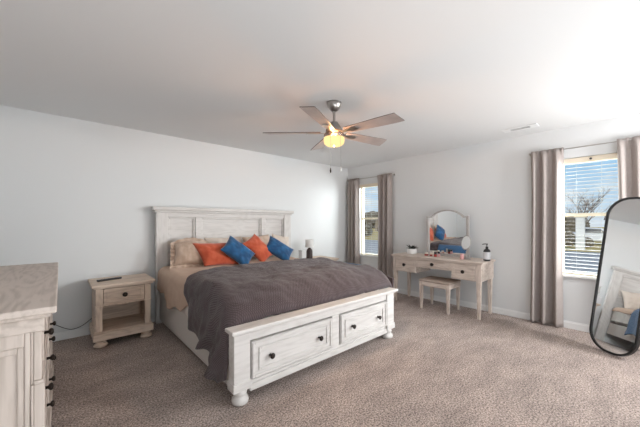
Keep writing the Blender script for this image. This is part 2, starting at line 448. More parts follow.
curtain(-1.16, -.815, 3, 4, 'taupe curtain right of the far window, beside the desk', -1)
def rod(y0, y1, label):
    t = thing('curtain_rod', (-.05, (y0+y1)/2, ROD+.012), label, 'curtain rod', 'curtain rods over the windows')
    obj('rod', MB().tube([(-.052, y0, ROD+.012), (-.052, y1, ROD+.012)], .006, 10), M['nickel'], t, smooth=True)
    for y in (y0+.012, y1-.012):
        obj('bracket', MB().box(-.058, 0, y-.006, y+.006, ROD-.006, ROD+.026), M['nickel'], t, bevel=.002)
rod(-4.66, -3.235, 'thin metal curtain rod over the near window above the floor mirror')
rod(-1.18, -.035, 'thin metal curtain rod over the far window in the corner')

# ------------------------------------------------------------------ knob
def knob(p, axis, parent, r=.016):
    prof = [(0, 0), (r*.45, 0), (r*.42, r*.9), (r*.75, r*1.05), (r, r*1.45), (r*.95, r*1.75), (r*.5, r*2.0), (0, r*2.05)]
    return obj('knob', MB().lathe(prof, p, axis, 16), M['knob'], parent, smooth=True)
def bun(p, r, h, squash=(1, 1)):
    prof = [(0, 0), (r*.70, 0), (r*.94, h*.10), (r, h*.24), (r*.94, h*.40), (r*.74, h*.50), (r*.66, h*.56), (r*.72, h*.64), (r*.80, h*.72), (r*.80, h*.80), (r*.64, h*.90), (r*.64, h), (0, h)]
    return MB().lathe(prof, p, (0, 0, 1), 24, squash)
def framed(mb, ax, u0, u1, z0, z1, d, w, prot):
    """four frame strips standing prot proud of plane d; ax 'y-' faces -y, 'x-' faces -x, 'x+' faces +x"""
    rects = ((u0, u0+w, z0, z1), (u1-w, u1, z0, z1), (u0+w, u1-w, z0, z0+w), (u0+w, u1-w, z1-w, z1))
    for a, b, c, e in rects:
        if ax == 'y-': mb.box(a, b, d-prot, d, c, e)
        elif ax == 'x-': mb.box(d-prot, d, a, b, c, e)
        elif ax == 'x+': mb.box(d, d+prot, a, b, c, e)
    return mb

# ------------------------------------------------------------------ bed
HX0, HX1 = -3.69, -1.60
bed = thing('bed', (-2.68, -1.2, 0), 'large whitewashed wooden bed with panelled headboard and storage drawers in the footboard', 'bed')
hb = MB()
hb.box(HX0+.135, HX1-.135, -.115, -.05, 1.352, 1.41).box(HX0+.135, HX1-.135, -.115, -.05, .30, .50)
for a, b in ((-3.205, -3.125), (-2.175, -2.10)): hb.box(a, b, -.113, -.05, .50, 1.352)
H_ = obj('headboard', hb, M['bedX'], bed, bevel=.004)
for a in (HX0, HX1-.135): obj('post', MB().box(a, a+.135, -.125, -.045, 0, 1.41), M['bedZ'], H_, bevel=.004)
cp = MB().box(HX0-.045, HX1+.045, -.165, -.028, 1.437, 1.482).box(HX0-.022, HX1+.022, -.142, -.035, 1.41, 1.437)
obj('top_cap', cp, M['bedX'], H_, bevel=.008)
for a, b in ((HX0+.135, -3.205), (-3.125, -2.175), (-2.10, HX1-.135)):
    pn = MB().box(a, b, -.074, -.055, .50, 1.352)
    obj('panel', pn, M['bedX'], H_)
    obj('panel_moulding', framed(MB(), 'y-', a, b, .50, 1.352, -.074, .024, .022), M['bedX'], H_, bevel=.005)
# rails
RL, RR = -3.655, -1.745
obj('side_rail', MB().box(RL, RL+.035, -2.29, -.125, .045, .385), M['rail_fabric'], bed, bevel=.006)
obj('side_rail', MB().box(RR-.035, RR, -2.29, -.125, .17, .385), M['rail_fabric'], bed, bevel=.006)
# footboard
FX0, FX1, FY = -3.712, -1.815, -2.37
fb = MB()
fb.box(FX0, FX0+.125, FY, FY+.085, .105, .500).box(FX1-.125, FX1, FY, FY+.085, .105, .500)
fb.box(FX0-.008, FX0+.133, FY-.010, FY+.093, .105, .165).box(FX1-.133, FX1+.008, FY-.010, FY+.093, .105, .165)
fb.box(FX0+.125, FX1-.125, FY+.015, FY+.075, .075, .145).box(FX0+.125, FX1-.125, FY+.015, FY+.075, .432, .500)
fb.box(-2.765, -2.675, FY+.012, FY+.075, .145, .432)
fb.box(FX0+.125, FX1-.125, FY+.060, FY+.075, .145, .432)
F_ = obj('footboard', fb, M['bedX'], bed, bevel=.005)
obj('top_cap', MB().box(FX0-.030, FX1+.030, FY-.040, FY+.085, .515, .542).box(FX0-.015, FX1+.015, FY-.020, FY+.08, .500, .515), M['bedX'], F_, bevel=.007)
obj('bottom_moulding', MB().box(FX0+.125, FX1-.125, FY+.002, FY+.015, .075, .125), M['bedX'], F_, bevel=.005)
for a, b in ((FX0+.137, -2.777), (-2.663, FX1-.137)):
    dr = obj('drawer', MB().box(a, b, FY+.004, FY+.058, .156, .421), M['bedX'], bed, bevel=.003)
    fm = framed(MB(), 'y-', a+.004, b-.004, .16, .417, FY+.004, .020, .010)
    framed(fm, 'y-', a+.055, b-.055, .205, .372, FY+.004, .016, .011)
    obj('drawer_moulding', fm, M['bedX'], dr, bevel=.004)
    for kx in (a+.155, b-.155): knob((kx, FY+.004, .288), (0, -1, 0), dr, .0215)
for x in (FX0+.066, FX1-.066): obj('bun_foot', bun((x, FY+.042, 0), .060, .107), M['bedX'], bed, smooth=True)

# mattress and bedding
props(obj('mattress', MB().box(RL+.045, RR-.045, -2.17, -.135, .39, .695), M['mattress'], bevel=.05, origin=(-2.65, -1.2, .39)), 'white mattress on the bed under beige bedding', 'mattress')

def fbm(x, y, z, s, o=3): return noise.fractal(Vector((x*s, y*s, z*s)), 1.0, 2.0, o)
def drape(name, m, y0, y1, ztop, xl, xr, hangL, hangR, thick, seed, headedge=None, foot=None, wr=.008, ripple=.012, out=.02, nu=170, nv=90, lobe=None, rad=.07, crown=.015, uvs=1.0):
    """cloth over the bed: u runs left hem -> over the top -> right hem, v runs head -> foot"""
    def fn(u, v):
        vL = hangL(v); vR = hangR(v)
        zl, zr = ztop-rad-vL, ztop-rad-vR
        arc = rad*math.pi/2; top = (xr-xl)-2*rad
        tot = zl+arc+top+arc+zr; s = u*tot
        side = 0.0
        if s < zl: x, z, nx, nz = xl, vL+s, -1, 0; side = 1-(s/zl if zl > 0 else 0)
        elif s < zl+arc:
            a = (s-zl)/rad; x, z = xl+rad-rad*math.cos(a), ztop-rad+rad*math.sin(a); nx, nz = -math.cos(a), math.sin(a)
        elif s < zl+arc+top: x, z, nx, nz = xl+rad+(s-zl-arc), ztop, 0, 1
        elif s < zl+2*arc+top:
            a = (s-zl-arc-top)/rad; x, z = xr-rad+rad*math.sin(a), ztop-rad+rad*math.cos(a); nx, nz = math.sin(a), math.cos(a)
        else:
            d = s-(zl+2*arc+top); x, z, nx, nz = xr, ztop-rad-d, 1, 0; side = d/zr if zr > 0 else 0
        ya = y0+(headedge(x, z) if headedge else 0)
        y = ya+(y1-ya)*v
        t = (x-xl)/(xr-xl)
        z += crown*math.sin(max(0, min(1, t))*math.pi)*abs(nz)
        if foot:
            fy, fz = foot
            if y < fy:
                q = (fy-y)/(fy-y1); z_drop = fz*(1-math.sqrt(max(0, 1-q*q)))
                zt = ztop-rad
                if abs(nz) < .01 and z < zt:
                    vh = vL if nx < 0 else vR
                    z = vh+(z-vh)*max(.05, (zt-z_drop-vh))/max(.05, zt-vh)
                else: z -= z_drop
        w = wr*fbm(x+seed, y, z, 2.6, 4)+wr*.5*fbm(x, y+seed, z, 7)
        x += nx*w; z += nz*w
        if side > 0:
            k = side**.7
            rp = ripple*math.sin(y*17+1.3*math.sin(y*5+seed)+seed)+.5*ripple*math.sin(y*39+seed*2)
            x += nx*(out*k+rp*k)
        if lobe:
            dx, dy, dz = lobe(x, y, z, nx, nz, side); x += dx; y += dy; z += dz
        return (x, y, z)
    o = obj(name, MB().grid(nu, nv, fn, uv=lambda a, b: (a*2.8*uvs, b*abs(y1-y0)*uvs)), m, smooth=True, solid=thick, origin=((xl+xr)/2, (y0+y1)/2, .4))
    return o
props(drape('bed_sheet', M['white_sheet'], -.19, -1.9, .702, RL-.006, RR+.006,
            lambda v: .36+.02*math.sin(v*14), lambda v: .43, .003, 3, ripple=.008, out=.010, rad=.06, crown=.0),
      'white sheet edge hanging below the beige blanket along the bed rail', 'bed sheet')
props(drape('blanket', M['beige'], -.17, -1.75, .717, RL-.022, RR+.020,
            lambda v: .40+.055*math.sin(v*9+1.1)-.03*math.sin(v*23), lambda v: .615+.01*math.sin(v*11), .006, 8,
            ripple=.009, out=.015, wr=.010, rad=.085, crown=.006),
      'smooth beige blanket spread over the mattress at the head end of the bed', 'blanket')

def quilt_hang(v):
    y = -1.02-v*1.235
    pts = [(-1.0, .34), (-1.30, .325), (-1.50, .30), (-1.62, .27), (-1.72, .29), (-1.80, .25), (-1.93, .15), (-2.06, .11), (-2.18, .15), (-2.4, .22)]
    for (a, za), (b, zb) in zip(pts, pts[1:]):
        if a >= y >= b: return za+(zb-za)*((a-y)/(a-b))
    return .3
def quilt_head(x, z):
    d = 0
    if x < -3.0: d -= .25*((-3.0-x)/.7)**2+.17*min(1, max(0, (.72-z)/.22))
    d += .05*math.sin((x+3.6)*1.5)
    return d
def quilt_lobe(x, y, z, nx, nz, side):
    if nx > -.5: return 0, 0, (.018*math.exp(-((y+1.55-.35*(x+2.9))/.10)**2)*nz)
    g = math.exp(-((y+2.0)/.24)**2)
    hgt = max(0, min(1, (.70-z)/.5))
    ridge = .045*math.sin((y*1.0+z*.8)*19+.6)*g*hgt+.020*math.sin((y+z*.75)*41)*g*hgt
    return -(.035*g*hgt)-ridge*.8, -.03*hgt*g, 0
props(drape('quilt', M['quilt'], -1.0, -2.276, .752, RL-.040, RR+.035, quilt_hang, lambda v: .60+.02*math.sin(v*9), .016, 21,
            headedge=quilt_head, foot=(-1.93, .225), wr=.024, ripple=.012, out=.03, nu=230, nv=120, lobe=quilt_lobe, rad=.12, crown=.012),
      'dark mauve waffle quilt over the lower half of the bed, falling down its left side', 'quilt')

# blue throw along the window side of the bed
def throw_fn(u, v):
    y = -1.22-v*.98
    zb = .24+.05*math.sin(v*7)-.10*max(0, (v-.8)/.2)
    zt = .735-.30*max(0, (v-.72)/.28)**2
    z = zb+(zt-zb)*u
    q = max(0, (z-.58)/.175)
    x = RR+.115+.05*max(0, (v-.75)/.25)**2-.10*q**2+.010*math.sin(y*19)*(1-u)+.006*fbm(1, y, z, 6)
    return (x, y, z)
props(obj('throw_blanket', MB().grid(40, 90, throw_fn, uv=lambda a, b: (a*.6, b*1.2)), M['throw'], smooth=True, solid=.012, origin=(RR+.08, -1.6, .25)),
      'blue knitted throw hanging down the window side of the bed, seen in the mirrors', 'throw blanket')

# ------------------------------------------------------------------ pillows
def pillow_mesh(w, h, t, centre, lean, yaw, roll, seed, flange=0, n=34, pinch=.10, shear=0, dome=0):
    """upright pillow; face towards -y, leaning back by lean (radians)"""
    Mx = Matrix.Translation(centre) @ Matrix.Rotation(yaw, 4, 'Z') @ Matrix.Rotation(-lean, 4, 'X') @ Matrix.Rotation(roll, 4, 'Y')
    mb_ = MB(); bm = mb_.bm
    def pt(a, b, sgn):
        u, v = a*2-1, b*2-1
        e = max(0, (1-abs(u)**2.2)*(1-abs(v)**2.2))
        th = t*.5*e**.48
        px = u*w*.5*(1-pinch*(1-v*v)**1.0*abs(u)**3*0.9); pz = v*h*.5*(1-pinch*(1-u*u)*abs(v)**3*0.9)
        px += shear*pz
        if pz > 0: pz *= 1-dome*(2*px/w)**2
        wn = .012*fbm(px+seed*3.7, pz+sgn, seed, 7, 3)*e**.3 + .012*math.sin(math.atan2(v, u)*9+seed)*max(0, (abs(u)*abs(v)))*e**.3
        return Mx @ Vector((px, sgn*(th+wn), pz))
    F = [[[bm.verts.new(pt(i/(n-1), j/(n-1), sg)) for j in range(n)] for i in range(n)] for sg in (-1, 1)]
    for S in F:
        for i in range(n-1):
            for j in range(n-1): bm.faces.new((S[i][j], S[i+1][j], S[i+1][j+1], S[i][j+1]))
    bmesh.ops.remove_doubles(bm, verts=bm.verts, dist=.0006)
    if flange:
        def ring(k):
            out = []
            N_ = 36
            for q in range(4):
                for i in range(N_):
                    s_ = -1+2*i/N_
                    u, v = [(s_, -1), (1, s_), (-s_, 1), (-1, -s_)][q]
                    out.append(Mx @ Vector((u*(w*.5+k*(1+.15*math.sin(i*1.3+seed)))*.99, .010*math.sin(i*.9+q+seed)*(k > 0), v*(h*.5+k)*.99*(1-dome*u*u*(v > 0)))))
            return out
        A = [bm.verts.new(p) for p in ring(-.02)]; B = [bm.verts.new(p) for p in ring(flange)]
        for i in range(len(A)):
            j = (i+1) % len(A); bm.faces.new((A[i], A[j], B[j], B[i]))
    return mb_
def pillow(name, m, label, cat, group, *a, **k):
    return props(obj(name, pillow_mesh(*a, **k), m, smooth=True, origin=a[3]), label, cat, group)
G1 = 'sleeping pillows against the headboard'; G2 = 'bright cushions in a row on the bed'
pillow('pillow', M['sham'], 'shiny beige flanged pillow at the left end of the headboard', 'pillow', G1, .43, .35, .19, (-3.335, -.36, .895), R(24), R(-12), R(2), 1, flange=.032, pinch=.12, dome=.38)
pillow('pillow', M['pillow'], 'pale pillow behind the left orange cushion against the headboard', 'pillow', G1, .56, .36, .15, (-2.85, -.27, .905), R(20), 0, R(0), 2)
pillow('pillow', M['sham'], 'beige pillow behind the middle cushions against the headboard', 'pillow', G1, .50, .36, .15, (-2.33, -.29, .91), R(20), R(5), R(-3), 3)
pillow('pillow', M['pillow'], 'cream pillow standing at the right end behind the last blue cushion', 'pillow', G1, .33, .38, .13, (-1.93, -.30, .90), R(20), R(0), R(12), 4)
pillow('cushion', M['orange'], 'orange velvet cushion first from the left, beside the beige pillow', 'cushion', G2, .45, .33, .15, (-3.08, -.52, .87), R(30), R(-6), R(2), 5, shear=-.36)
pillow('cushion', M['blue'], 'blue velvet cushion between the two orange ones', 'cushion', G2, .43, .28, .15, (-2.83, -.64, .89), R(28), R(6), R(44), 6)
pillow('cushion', M['orange'], 'orange velvet cushion between the two blue ones', 'cushion', G2, .42, .28, .14, (-2.475, -.55, .905), R(26), R(0), R(52), 7, shear=.1)
pillow('cushion', M['blue'], 'blue velvet cushion last on the right of the row', 'cushion', G2, .43, .27, .14, (-2.17, -.62, .88), R(28), R(-4), R(36), 8)

# ------------------------------------------------------------------ nightstands
def nightstand(x0, x1, y0, y1, label):
    t = thing('nightstand', ((x0+x1)/2, (y0+y1)/2, 0), label, 'nightstand', 'oak nightstands beside the bed')
    W, X, Z = M['oakX'], M['oakX'], M['oakZ']
    zb, zt = .062, .600
    c = MB()
    pw = .062
    c.box(x0, x0+.02, y0+.012, y1, .15, zt).box(x1-.02, x1, y0+.012, y1, .15, zt)
    c.box(x0+.02, x1-.02, y1-.015, y1, .15, zt)
    c.box(x0+.02, x1-.02, y0+.012, y1-.015, .425, .437)
    obj('carcass', c, W, t, bevel=.002)
    p = MB()
    for a in (x0, x1-pw):
        p.box(a, a+pw, y0, y0+.04, .425, zt); p.box(a+.004, a+pw-.004, y0+.004, y0+.04, .155, .413)
        p.box(a-.006, a+pw+.006, y0-.006, y0+.045, .413, .425)
    p.box(x0+pw, x1-pw, y0+.004, y0+.03, .413, .425)
    obj('front_post', p, Z, t, bevel=.003)
    obj('top', MB().box(x0-.035, x1+.035, y0-.04, y1+.005, .618, .645).box(x0-.018, x1+.018, y0-.022, y1, .600, .618), W, t, bevel=.005)
    obj('bottom_shelf', MB().box(x0-.022, x1+.022, y0-.028, y1, .075, .15).box(x0-.012, x1+.012, y0-.014, y1-.002, .15, .162), W, t, bevel=.006)
    d = obj('drawer', MB().box(x0+pw+.004, x1-pw-.004, y0+.002, y0+.30, .441, .592), W, t, bevel=.002)
    obj('drawer_moulding', framed(MB(), 'y-', x0+pw+.030, x1-pw-.030, .467, .568, y0+.002, .013, .008), W, d, bevel=.003)
    knob(((x0+x1)/2, y0+.002, .518), (0, -1, 0), d, .024)
    for x in (x0+.045, x1-.045):
        for y in (y0+.03, y1-.05): obj('bun_foot', bun((x, y, 0), .062, .077), W, t, smooth=True)
    return t
ns = nightstand(-4.33, -3.835, -.535, -.07, 'oak nightstand left of the bed with one drawer and open shelf')
ns2 = copy_tree(ns); ns2.location.x = -1.14; ns2['label'] = 'oak nightstand on the window side of the bed, carrying the lamp'
# remote on it
r = thing('remote_control', (-4.19, -.30, .645), 'long black remote control lying on the left nightstand', 'remote control')
mt = Matrix.Translation((-4.19, -.30, .645)) @ Matrix.Rotation(R(16), 4, 'Z')
obj('body', MB().box(-.115, .115, -.022, .022, .0005, .018, mt), M['blackplastic'], r, bevel=.005)
for k in range(5): obj('button', MB().lathe([(0, .018), (.006, .018), (.006, .020), (0, .020)], mt @ Vector((-.08+.035*k, 0, 0)), (0, 0, 1), 10), M['knob'], r)
# cord
pts = []
for k in range(25):
    s = k/24; x = -4.66+.34*s; z = .205-.115*math.sin(min(1, s*1.0)*math.pi*.80)**1.0+.10*max(0, s-.45)
    pts.append((x, -.022, z))
props(obj('power_cord', MB().tube(pts, .0035, 6), M['blackplastic'], smooth=True, origin=(-4.5, -.022, .1)), 'thin dark cord sagging along the back wall between dresser and nightstand', 'cord')

# lamp, small box on the far nightstand
lp = thing('table_lamp', (-1.345, -.33, .645), 'small table lamp with white drum shade and dark base beyond the bed', 'lamp')
obj('lamp_base', MB().lathe([(0, .6455), (.050, .6455), (.055, .66), (.055, .775), (.048, .81), (.022, .832), (.014, .85), (.014, .875), (0, .875)], (-1.345, -.33, 0)), M['ceramic_dark'], lp, smooth=True)
obj('lamp_shade', MB().lathe([(.078, .850), (.070, .985), (.066, .985), (.074, .850), (.078, .850)], (-1.345, -.33, 0), seg=32), M['shade'], lp, smooth='auto')
props(obj('white_box', MB().box(-1.49, -1.41, -.30, -.20, .6455, .80), M['cardboard'], bevel=.006, origin=(-1.45, -.25, .645)), 'plain white box beside the lamp on the far nightstand', 'box')

# ------------------------------------------------------------------ dresser (only its near end and the edge of its drawer fronts show)
DX0, DX1, DY0, DY1 = XL+.02, -4.655, -2.655, -1.03
ds = thing('dresser', ((DX0+DX1)/2, (DY0+DY1)/2, 0), 'whitewashed oak dresser in the left foreground with dark knobs', 'dresser')
obj('top', MB().box(DX0-.005, DX1+.048, DY0-.040, DY1+.040, .922, .950).box(DX0, DX1+.030, DY0-.022, DY1+.022, .905, .922), M['dressY'], ds, bevel=.006)
obj('cornice', MB().box(DX0, DX1+.012, DY0-.010, DY1+.010, .852, .905), M['dressY'], ds, bevel=.004)
c = MB().box(DX0, DX1-.02, DY0+.014, DY1, .10, .852)
obj('carcass', c, M['dressZ'], ds)
ep = MB()
ep.box(DX0, DX0+.05, DY0, DY0+.014, .12, .852).box(DX1-.045, DX1-.0285, DY0, DY0+.014, .12, .852)
ep.box(DX0+.05, DX1-.045, DY0, DY0+.014, .80, .852).box(DX0+.05, DX1-.045, DY0, DY0+.014, .12, .22)
ep.box(DX0+.05, DX0+.07, DY0+.005, DY0+.014, .22, .80).box(DX1-.065, DX1-.045, DY0+.005, DY0+.014, .22, .80).box(DX0+.07, DX1-.065, DY0+.005, DY0+.014, .775, .80)
obj('end_panel', ep, M['dressZ'], ds, bevel=.004)
for y in (DY0, DY1-.06):
    q = MB().box(DX1-.02, DX1+.004, y, y+.06, .66, .852).box(DX1-.02, DX1+.010, y-.004, y+.064, .645, .66).box(DX1-.02, DX1+.012, y-.002, y+.062, .12, .645)
    if y == DY0: q.box(DX1-.028, DX1-.02, y-.004, y+.013, .12, .645).box(DX1-.028, DX1-.02, y+.003, y+.013, .645, .852)
    obj('front_post', q, M['dressZ'], ds, bevel=.004)
obj('plinth', MB().box(DX0, DX1+.018, DY0-.015, DY1+.015, .07, .12), M['dressY'], ds, bevel=.005)
L_ = DY1-DY0-.14
for z0, z1, nn in ((.665, .845, 3), (.40, .64, 2), (.135, .385, 2)):
    w_ = L_/nn
    for k in range(nn):
        ya = DY0+.07+k*w_+.006; yb = ya+w_-.012
        d = obj('drawer', MB().box(DX1-.019, DX1+.001, ya, yb, z0, z1), M['dressY'], ds, bevel=.003)
        obj('drawer_moulding', framed(MB(), 'x+', ya+.03, yb-.03, z0+.03, z1-.03, DX1+.001, .014, .005), M['dressY'], d, bevel=.002)
        for ky in ([(ya+yb)/2] if nn == 3 else [ya+.17, yb-.17]): knob((DX1+.001, ky, (z0+z1)/2), (1, 0, 0), d, .017)
for x in (DX0+.07, DX1-.05):
    for y in (DY0+.06, DY1-.06): obj('bun_foot', bun((x, y, 0), .058, .072), M['dressY'], ds, smooth=True)

# ------------------------------------------------------------------ desk
KX0, KX1, KY0, KY1 = -.505, -.045, -2.815, -1.475     # carcass front/back, near end/far end
dk = thing('vanity_desk', ((KX0+KX1)/2, (KY0+KY1)/2, 0), 'pale oak vanity desk with three drawers against the window wall', 'desk')
obj('desk_top', MB().box(KX0-.022, KX1+.005, KY0-.03, KY1+.03, .738, .762).box(KX0-.010, KX1, KY0-.014, KY1+.014, .726, .738), M['deskY'], dk, bevel=.004)
c = MB()
LY0, LY1 = -1.885, -2.43      # borders between the three drawer units
zl, zc = .500, .600
for a, b in ((LY0, KY1), (KY0, LY1)):
    c.box(KX0+.02, KX1, a, a+.018, zl, .726).box(KX0+.02, KX1, b-.018, b, zl, .726).box(KX0+.02, KX1, a+.018, b-.018, zl, zl+.015).box(KX1-.015, KX1, a+.018, b-.018, zl+.015, .726)
    framed(c, 'x+', a, b, zl, .726, KX0, .018, .02)
c.box(KX0+.02, KX0+.34, LY1+.0, LY0-.0, zc, zc+.012).box(KX1-.015, KX1, LY1, LY0, zc, .726)
c.box(KX0, KX0+.02, LY1, LY0, zc, zc+.016).box(KX0, KX0+.02, LY1, LY0, .712, .726)
# end panel frame facing the camera side
c.box(KX0, KX0+.05, KY0-.006, KY0, zl, .726).box(KX1-.05, KX1, KY0-.006, KY0, zl, .726).box(KX0+.05, KX1-.05, KY0-.006, KY0, zl, zl+.035)
obj('carcass', c, M['deskY'], dk, bevel=.002)
for a, b, z0, z1 in ((LY0+.020, KY1-.045, zl+.020, .706), (LY1+.006, LY0-.006, zc+.018, .710), (KY0+.075, LY1-.020, zl+.020, .706)):
    d = obj('drawer', MB().box(KX0+.002, KX0+.32, a, b, z0, z1), M['deskY'], dk, bevel=.002)
    obj('drawer_moulding', framed(MB(), 'x-', a+.002, b-.002, z0+.002, z1-.002, KX0+.002, .022, .007), M['deskY'], d, bevel=.003)
    knob((KX0+.002, (a+b)/2, (z0+z1)/2), (-1, 0, 0), d, .025)
obj('drawer_post', MB().box(KX0-.002, KX0+.02, KY0, KY0+.070, zl, .726), M['deskZ'], dk, bevel=.002)
obj('drawer_post', MB().box(KX0-.002, KX0+.02, KY1-.042, KY1, zl, .726), M['deskZ'], dk, bevel=.002)
for x in (KX0+.028, KX1-.028):
    for y in (KY0+.032, KY1-.032):
        obj('leg', MB().frustum((x, y, 0), .017, .017, (x, y, zl), .028, .028), M['deskZ'], dk, bevel=.003)

# stool
sx0, sx1, sy0, sy1 = -.585, -.215, -2.435, -1.985
st = thing('vanity_stool', ((sx0+sx1)/2, (sy0+sy1)/2, 0), 'small backless stool with padded seat tucked under the desk', 'stool')
obj('seat_frame', MB().box(sx0, sx1, sy0, sy0+.02, .345, .405).box(sx0, sx1, sy1-.02, sy1, .345, .405).box(sx0, sx0+.02, sy0+.02, sy1-.02, .345, .405).box(sx1-.02, sx1, sy0+.02, sy1-.02, .345, .405), M['deskY'], st, bevel=.003)
obj('seat', MB().box(sx0-.008, sx1+.008, sy0-.008, sy1+.008, .405, .440), M['seat'], st, bevel=.014)
for x in (sx0+.024, sx1-.024):
    for y in (sy0+.024, sy1-.024):
        obj('leg', MB().frustum((x, y, 0), .015, .015, (x, y, .405), .026, .026), M['deskZ'], st, bevel=.003)

# vanity mirror on the desk
DT = .762
vm = thing('vanity_mirror', (-.115, -2.20, DT), 'arched vanity mirror in a pale grey frame standing on the desk', 'mirror')
def arch(w, zb, zs, rise, n=28, inset=0):
    """outline: straight sides, stepped arched top"""
    hw = w/2-inset; sh = w*.09
    P = [(-hw, zb+inset), (hw, zb+inset), (hw, zs-inset*.8), (w/2-sh-inset*.6, zs-inset*.8)]
    a = w/2-sh-inset*.6
    for k in range(1, n):
        c_ = math.cos(math.pi*k/n); P.append((a*c_, zs-inset*.8+rise*(1-abs(c_)**2.2)**.9))
    P += [(-a, zs-inset*.8), (-hw, zs-inset*.8)]
    return P
MX = Matrix.Translation((-.115, -2.20, DT)) @ Matrix.Rotation(R(-1.2), 4, 'Z') @ Matrix.Rotation(R(-1.3), 4, 'Y') @ Matrix(((0, 0, -1, 0), (-1, 0, 0, 0), (0, 1, 0, 0), (0, 0, 0, 1)))
O_, I_ = arch(.64, .012, .612, .105), arch(.64, .012, .612, .105, inset=.026)
obj('frame', MB().ring_prism(O_, I_, .028, MX), M['vanity'], vm, bevel=.003)
obj('backing', MB().prism([(u, v) for u, v in O_], .008, MX @ Matrix.Translation((0, 0, -.009))), M['vanity'], vm)
obj('mirror_glass', MB().prism(I_, .004, MX @ Matrix.Translation((0, 0, .006))), M['mirror'], vm)
for s_ in (-1, 1):
    obj('side_post', MB().prism([(s_*.318-.014, .0), (s_*.318+.014, .0), (s_*.318+.014, .618), (s_*.318-.014, .618)], .034, MX @ Matrix.Translation((0, 0, -.003))), M['vanity'], vm, bevel=.003)
obj('base', MB().box(-.17, -.055, -2.535, -1.865, DT+.0005, DT+.012), M['vanity'], vm, bevel=.003)

# small make-up mirror
mm = thing('makeup_mirror', (-.30, -2.55, DT), 'small round swivel mirror on a stand in front of the arched mirror', 'mirror')
MMc = Vector((-.30, -2.55, DT+.235)); ax = Vector((-.93, -.12, .10)).normalized()
obj('base', MB().lathe([(0, .0005), (.058, .0005), (.060, .006), (.045, .014), (.010, .020), (.007, .045), (.007, .115), (0, .115)], (-.30, -2.55, DT)), M['nickel'], mm, smooth=True)
fr = obj('frame', MB().lathe([(0, -.012), (.080, -.012), (.098, -.006), (.100, .006), (.092, .010), (.085, .006), (0, .006)], MMc, ax, 40, (1.08, .62)), M['nickel'], mm, smooth='auto')
obj('mirror_glass', MB().lathe([(0, .0065), (.086, .0065), (.086, .009), (0, .009)], MMc, ax, 40, (1.08, .62)), M['mirror'], fr)

# soap bottle
sb = thing('pump_bottle', (-.29, -2.815, DT), 'black pump bottle with a pale label at the right end of the desk', 'bottle')
o = (-.29, -2.815, DT)
obj('bottle', MB().lathe([(0, .0005), (.040, .0005), (.043, .006), (.043, .125), (.038, .148), (.018, .162), (.015, .172), (0, .172)], o, seg=32), M['blackplastic'], sb, smooth=True)
lb = obj('label_band', MB().lathe([(.0428, .022), (.0438, .022), (.0438, .120), (.0428, .120), (.0428, .022)], o, seg=40), M['label'], sb, smooth='auto')
obj('pump', MB().lathe([(0, .172), (.017, .172), (.017, .190), (.006, .194), (.005, .220), (.012, .222), (.012, .232), (0, .234)], o, seg=20), M['blackplastic'], sb, smooth='auto')
obj('spout', MB().tube([(-.29, -2.815, DT+.228), (-.315, -2.79, DT+.228), (-.333, -2.772, DT+.222)], .0055, 8), M['blackplastic'], sb, smooth=True)

# potted plant
pp = thing('potted_plant', (-.25, -1.665, DT), 'white pot with dark leaves at the left end of the desk', 'plant')
obj('pot', MB().lathe([(0, .0005), (.062, .0005), (.074, .008), (.077, .055), (.074, .088), (.070, .088), (.068, .075), (0, .075)], (-.25, -1.665, DT), seg=28), M['ceramic_white'], pp, smooth='auto')
lf = MB(); rnd = random.Random(5)
for k in range(26):
    a = rnd.random()*6.28; l = .05+rnd.random()*.06; el = .35+rnd.random()*.9
    b0 = Vector((-.25+.02*math.cos(a), -1.665+.02*math.sin(a), DT+.078)); d = Vector((math.cos(a)*math.cos(el), math.sin(a)*math.cos(el), math.sin(el)))
    s_ = d.cross(Vector((0, 0, 1))).normalized()*(.012+.008*rnd.random()); up = s_.cross(d).normalized()*.008
    P = [b0, b0+d*l*.45+s_+up, b0+d*l-Vector((0, 0, .010)), b0+d*l*.45-s_+up, b0+d*l*.5]
    vv = [lf.bm.verts.new(p) for p in P]
    lf.bm.faces.new((vv[0], vv[1], vv[4])); lf.bm.faces.new((vv[1], vv[2], vv[4])); lf.bm.faces.new((vv[2], vv[3], vv[4])); lf.bm.faces.new((vv[3], vv[0], vv[4]))
obj('foliage', lf, M['leaf'], pp, solid=.002)
# cosmetics
def jar(x, y, r_, h, m, m2, label, capr=.9, caph=.3, name='cosmetic_jar'):
    t = thing(name, (x, y, DT), label, 'cosmetic jar', 'little cosmetics in front of the arched mirror')
    obj('body', MB().lathe([(0, .0005), (r_*.92, .0005), (r_, .004), (r_, h*(1-caph)-.002), (r_*.7, h*(1-caph)), (0, h*(1-caph))], (x, y, DT), seg=20), m, t, smooth='auto')
    obj('cap', MB().lathe([(0, h*(1-caph)), (r_*capr, h*(1-caph)), (r_*capr, h-.003), (r_*capr*.8, h), (0, h)], (x, y, DT), seg=20), m2, t, smooth='auto')
jar(-.30, -1.95, .030, .050, M['red'], M['cream'], 'low red jar with a cream lid, leftmost cosmetic by the plant', .97, .45)
jar(-.31, -2.03, .022, .052, M['red'], M['cream'], 'small red jar with cream lid, second cosmetic from the plant', .95, .5)
jar(-.34, -2.085, .013, .085, M['cream'], M['cream'], 'slim cream tube standing between the red jars', .95, .35, 'cosmetic_tube')
jar(-.35, -2.12, .021, .075, M['red'], M['blackplastic'], 'red bottle with a black cap before the mirror', .85, .5, 'cosmetic_bottle')
jar(-.33, -2.165, .018, .080, M['pink'], M['blackplastic'], 'pink bottle with a black cap, nearest the round mirror', .9, .4, 'cosmetic_bottle')
jar(-.37, -2.52, .026, .078, M['pink'], M['pink'], 'pink pot standing at the foot of the round mirror', .8, .3, 'cosmetic_pot')

